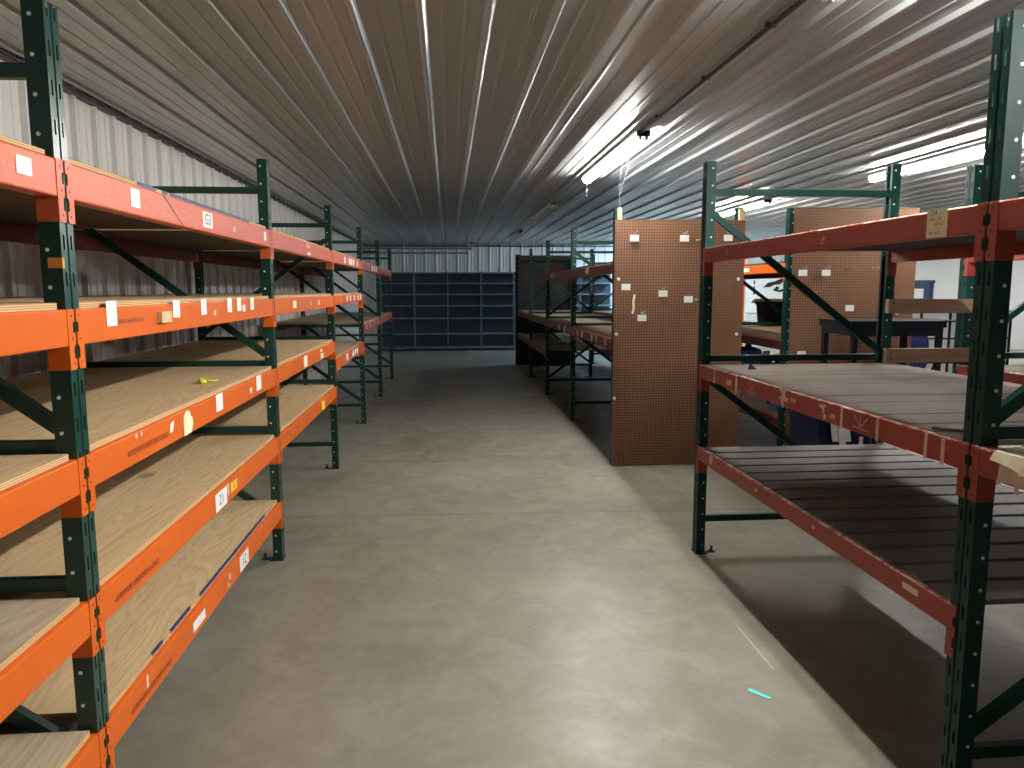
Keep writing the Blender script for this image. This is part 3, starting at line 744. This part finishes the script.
fixture('last unlit strip light over the aisle near the back wall', 1.56, 16.0, False)
fixture('lit strip light seen past the top of the near green posts', 4.70, 5.70, True, old=True)
fixture('lit strip light over the rear red rack behind the near green post', 3.0, -1.0, True, old=True)
fixture('lit strip light above the gap between the two pegboards', 4.48, 10.35, True, old=True)
fixture('unseen strip light added to brighten the office wall by the blue door', 13.4, 14.9, True, old=True)  # added out of view to brighten the office wall
fixture('unseen strip light added to brighten the far corner of the back wall', 8.6, 17.0, True, old=True); fixture('unseen bluish strip light added to tint the floor behind the far racks', 5.6, 18.1, True, cool=True)  # both added out of view, to light the back wall and floor
mb = MB(); mb.tube([(1.54, 3.13, 2.912), (1.54, 5.99, 2.912)], .014, 8)
for y in (3.6, 4.5, 5.5): mb.box((1.515, y, 2.905), (1.565, y + .02, 2.93))
tag(obj('conduit', mb, 'conduit'), 'dark conduit on the ceiling between two strip lights', 'conduit')
for z, x1, lab in ((2.775, .62, 'upper of two grey pipes under the ceiling at the back'), (2.655, .52, 'lower of two grey pipes under the ceiling at the back')):
    mb = MB(); mb.tube([(-2.3, 20.45, z), (x1, 20.45, z)], .026, 10); mb.tube([(x1 - .02, 20.45, z), (x1 + .06, 20.45, z)], .034, 10); mb.tube([(x1 + .04, 20.45, z), (x1 + .04, 20.45, CEIL)], .022, 8)
    for x in (-1.6, -.4): mb.tube([(x, 20.45, z), (x, 20.45, CEIL)], .008, 6)
    tag(obj('pipe', mb, 'pipe', smooth=False), lab, 'pipe', 'pipes at the back')
mb = MB(); mb.tube([(1.59, 6.90, 2.42), (1.575, 6.88, 2.52), (1.60, 6.86, 2.62), (1.64, 6.87, 2.75), (1.66, 6.9, 2.94)], .0012, 5); mb.tube([(1.59, 6.90, 2.42), (1.57, 6.87, 2.6), (1.585, 6.84, 2.78), (1.6, 6.83, 2.94)], .0012, 5)
tag(obj('electric_cord', mb, 'lampholder'), 'thin pale cord rising from the pegboard stud to the ceiling', 'cord')

# ------------------------------------------------------------------ things beyond the red racks
r = thing('steel_stand', 'dark blue grey steel stand before the wider pegboard', 'stand', (3.85, 6.42, 0))
mb = MB(); mb.box((3.45, 6.14, 1.345), (4.30, 6.72, 1.392)); mb.box((3.44, 6.13, 1.392), (4.46, 6.73, 1.404)); obj('table_top', mb, 'bluegrey', r)
for x in (3.47, 4.24):
    for y in (6.16, 6.66):
        mb = MB(); mb.box((x, y, 0), (x + .045, y + .045, 1.345)); obj('leg', mb, 'bluegrey', r)
mb = MB(); mb.box((3.49, 6.17, .50), (4.26, 6.69, .52)); obj('shelf', mb, 'bluegrey', r)
mb = MB(); mb.box((3.49, 6.15, 1.27), (4.26, 6.16, 1.345)); mb.box((3.452, 6.18, 1.28), (3.462, 6.68, 1.345)); obj('apron', mb, 'bluegrey', r)
def tote(label, x0, y0, x1, y1, z0, z1, m1, m2, taper=.03):
    r = thing('storage_tote', label, 'tote', ((x0 + x1) / 2, (y0 + y1) / 2, z0), 'storage totes')
    def ring(z, d): return [(x0 + d, y0 + d, z), (x1 - d, y0 + d, z), (x1 - d, y1 - d, z), (x0 + d, y1 - d, z)]
    mb = MB(); mb.loft([ring(z0, taper), ring(z1 - .05, .008), ring(z1 - .05, -.006), ring(z1 - .012, -.006)]); obj('body', mb, m1, r)
    mb = MB(); mb.rbox((x0 - .012, y0 - .012, z1 - .012), (x1 + .012, y1 + .012, z1 + .022), .012); obj('lid', mb, m2, r)
    mb = MB(); mb.box(((x0 + x1) / 2 - .03, y0 - .003, z0 + (z1 - z0) * .55), ((x0 + x1) / 2 - .005, y0 + .012, z0 + (z1 - z0) * .75)); obj('label_card', mb, 'paper', r)
    return r
zd = MD - .035 + .019
tote('black storage tote with a yellow lid on the shelf behind the pegboards', 4.09, 9.45, 4.47, 9.72, zd, zd + .33, 'blackpl', 'yellowpl')
tote('dark blue storage tote on the floor before the steel stand, draped white', 2.86, 5.52, 3.62, 6.02, 0, .70, 'bluedark', 'bluedark')
mb = MB()
pts = [(2.93, 5.60, .73), (2.95, 5.512, .732), (2.97, 5.495, .66), (2.975, 5.49, .58), (2.99, 5.492, .50)]
for k in range(3):
    mb.loft([[(p[0] + k * .05 - .02, p[1] - .012, p[2]), (p[0] + k * .05 + .026, p[1] - .016, p[2]), (p[0] + k * .05 + .026, p[1] - .004, p[2]), (p[0] + k * .05 - .02, p[1] - .002, p[2])] for p in (pts if k != 1 else [(x + .01, y, z - .03) for x, y, z in pts])])
tag(obj('cloth', mb, 'cloth'), 'crumpled white cloth hanging on the dark blue tote', 'cloth')
r = thing('drum', 'blue plastic drum on the low shelf behind the pegboards', 'drum', (3.56, 8.62, .439))
mb = MB(); mb.lathe([(0, 0), (.15, 0), (.165, .03), (.165, .18), (.158, .195), (.165, .21), (.165, .48), (.15, .53), (.06, .56), (0, .56)], (3.56, 8.62, .439), 20); obj('body', mb, 'bluepl', r)
mb = MB(); mb.lathe([(0, 0), (.04, 0), (.04, .03), (0, .03)], (3.56, 8.62, .999), 12); obj('cap', mb, 'bluedark', r)
for k, (x, y, m_, lab) in enumerate(((3.58, 8.15, 'bluepl', 'blue jug with a white label beside the blue drum'), (3.56, 7.80, 'bluedark', 'dark blue jug in the middle of the low shelf'), (3.45, 7.45, 'bluepl', 'blue jug with white cap, first on the low shelf'))):
    r = thing('jug', lab, 'jug', (x, y, .439), 'jugs on the low shelf')
    mb = MB(); mb.lathe([(0, 0), (.10, 0), (.11, .02), (.11, .34), (.09, .41), (.035, .46), (.035, .51), (0, .51)], (x, y, .439), 14); obj('body', mb, m_, r)
    mb = MB(); mb.lathe([(0, 0), (.04, 0), (.04, .035), (0, .035)], (x, y, .95), 10); obj('cap', mb, 'cloth', r)
    mb = MB(); mb.box((x - .05, y - .113, .62), (x + .03, y - .104, .76)); obj('label_card', mb, 'paper', r)
mb = MB(); mb.box((4.92, 12.4, 0), (5.02, 12.5, 2.6)); mb.box((4.90, 12.38, 0), (5.04, 12.52, .02))
for z in (.6, 1.2, 1.8): mb.box((4.915, 12.395, z), (5.025, 12.505, z + .02))
tag(obj('steel_column', mb, 'orange'), 'orange steel column seen through the gap between the pegboards', 'column')
# sign on the back wall, seen through the gap
r = thing('wall_banner', 'white banner with black brush marks on the far back wall', 'banner', (9.4, 21.2, 1.0))
mb = MB(); mb.box((8.62, 21.20, 1.0), (10.2, 21.21, 2.1)); obj('sheet', mb, 'paper', r)
mb = MB()
def blob(poly): mb.prism([(9.12 + u, 1.62 + v) for u, v in poly], lambda u, v, t: (u, t, v), 21.192, 21.199)
blob([(0, .10), (.15, .24), (.35, .28), (.55, .36), (.72, .38), (.78, .33), (.6, .28), (.52, .2), (.34, .18), (.22, .12)]); blob([(.30, .02), (.42, .14), (.5, .1), (.46, .02), (.6, .06), (.7, .0), (.5, -.03)]); blob([(-.28, .30), (-.24, .30), (-.24, .2), (-.28, .2)]); blob([(-.28, .14), (-.24, .14), (-.24, -.1), (-.28, -.1)]); blob([(-.34, -.34), (-.24, -.22), (-.20, -.34)])
obj('print', mb, 'ink', r)
# office side: half-height glazed screen, chair, bench
r = thing('office_screen', 'half-height white office screen with dark mullions before the office wall', 'screen', (8.1, 11.7, 0))
mb = MB(); mb.box((7.2, 11.7, .05), (9.3, 11.73, 1.30)); obj('panel', mb, 'drywall', r)
mb = MB()
for x in (7.2, 7.52, 7.72, 8.22, 8.52, 9.28): mb.box((x, 11.68, 0), (x + .035, 11.75, 1.32))
for z in (.45, .85, 1.14): mb.box((7.2, 11.685, z), (9.3, 11.745, z + .025))
obj('mullion', mb, 'bluegrey', r)
CX = 6.55
r = thing('office_chair', 'dark blue office chair with a pale cushion in the bright office side', 'chair', (CX, 9.8, 0))
mb = MB(); mb.rbox((CX - .25, 9.55, .44), (CX + .25, 10.05, .52), .03); obj('seat', mb, 'cloth', r)
mb = MB(); mb.loft([[(CX - .23 + a, 9.98 + b, .58), (CX + .21 - a, 9.98 + b, .58), (CX + .21 - a, 10.05 + b, .58), (CX - .23 + a, 10.05 + b, .58)] if 0 else [(CX - .23 + a, 9.97 + b, z), (CX + .21 - a, 9.97 + b, z), (CX + .21 - a, 10.05 + b, z), (CX - .23 + a, 10.05 + b, z)] for a, b, z in ((.06, 0, .56), (0, .01, .68), (0, .04, .95), (.03, .06, 1.08), (.10, .07, 1.13))]); obj('backrest', mb, 'navy', r)
mb = MB(); mb.tube([(CX, 9.8, .09), (CX, 9.8, .44)], .03); obj('pole', mb, 'blackpl', r)
for k in range(5):
    a = 2 * PI * k / 5; mb = MB(); mb.bar((CX, 9.8, .10), (CX + .3 * math.cos(a), 9.8 + .3 * math.sin(a), .06), .04, .03); mb.lathe([(0, 0), (.025, .005), (.025, .045), (0, .05)], (CX + .3 * math.cos(a), 9.8 + .3 * math.sin(a), 0), 8); obj('leg', mb, 'blackpl', r)
mb = MB()
for s_ in (0, 1): mb.tube([(CX - .25 + .5 * s_, 9.98, .5), (CX - .27 + .54 * s_, 9.9, .70), (CX - .27 + .54 * s_, 9.6, .70)], .02)
obj('armrest', mb, 'blackpl', r)
# notice on the door
mb = MB(); mb.box((12.62, YO + .004, 1.42), (12.92, YO + .0115, 1.68)); tag(obj('notice', mb, 'paper'), 'white paper notice taped to the blue office door', 'notice')
# litter on the aisle floor
mb = MB(); mb.add([(1.235, 2.87, .0025), (1.255, 2.885, .004), (1.315, 2.805, .003), (1.297, 2.795, .0025), (1.235, 2.87, .001), (1.255, 2.885, .001), (1.315, 2.805, .001), (1.297, 2.795, .001)], [(0, 1, 2, 3), (4, 5, 6, 7), (0, 1, 5, 4), (1, 2, 6, 5), (2, 3, 7, 6), (3, 0, 4, 7)])
tag(obj('tape_piece', mb, 'teal'), 'small turquoise piece of tape lying on the concrete floor', 'tape')

# ------------------------------------------------------------------ camera, world, colour
cam = bpy.data.cameras.new('camera'); co = bpy.data.objects.new('camera', cam); COL.objects.link(co)
f_px, yaw, pitch, roll = 748.51, .0853, .1255, -.0018
cam.sensor_width = 36; cam.lens = f_px / 1024 * 36; cam.clip_start = .05
fwd = Vector((math.sin(yaw) * math.cos(pitch), math.cos(yaw) * math.cos(pitch), -math.sin(pitch)))
r0 = Vector((math.cos(yaw), -math.sin(yaw), 0)); u0 = r0.cross(fwd)
c, s = math.cos(roll), math.sin(roll)
rt, up = c * r0 + s * u0, -s * r0 + c * u0
co.matrix_world = Matrix(((rt.x, up.x, -fwd.x, 0), (rt.y, up.y, -fwd.y, 0), (rt.z, up.z, -fwd.z, 1.6776), (0, 0, 0, 1)))
scn.camera = co
wd = bpy.data.worlds.new('world'); scn.world = wd; wd.use_nodes = True
wd.node_tree.nodes['Background'].inputs[0].default_value = (.5, .55, .6, 1); wd.node_tree.nodes['Background'].inputs[1].default_value = .015
vs = scn.view_settings
vs.view_transform = 'Standard'; vs.look = 'None'; vs.gamma = 1; vs.use_curve_mapping = False; vs.exposure = .32
scn.cycles.use_denoising = True
scn.cycles.max_bounces = 8; scn.cycles.diffuse_bounces = 5; scn.cycles.transparent_max_bounces = 12
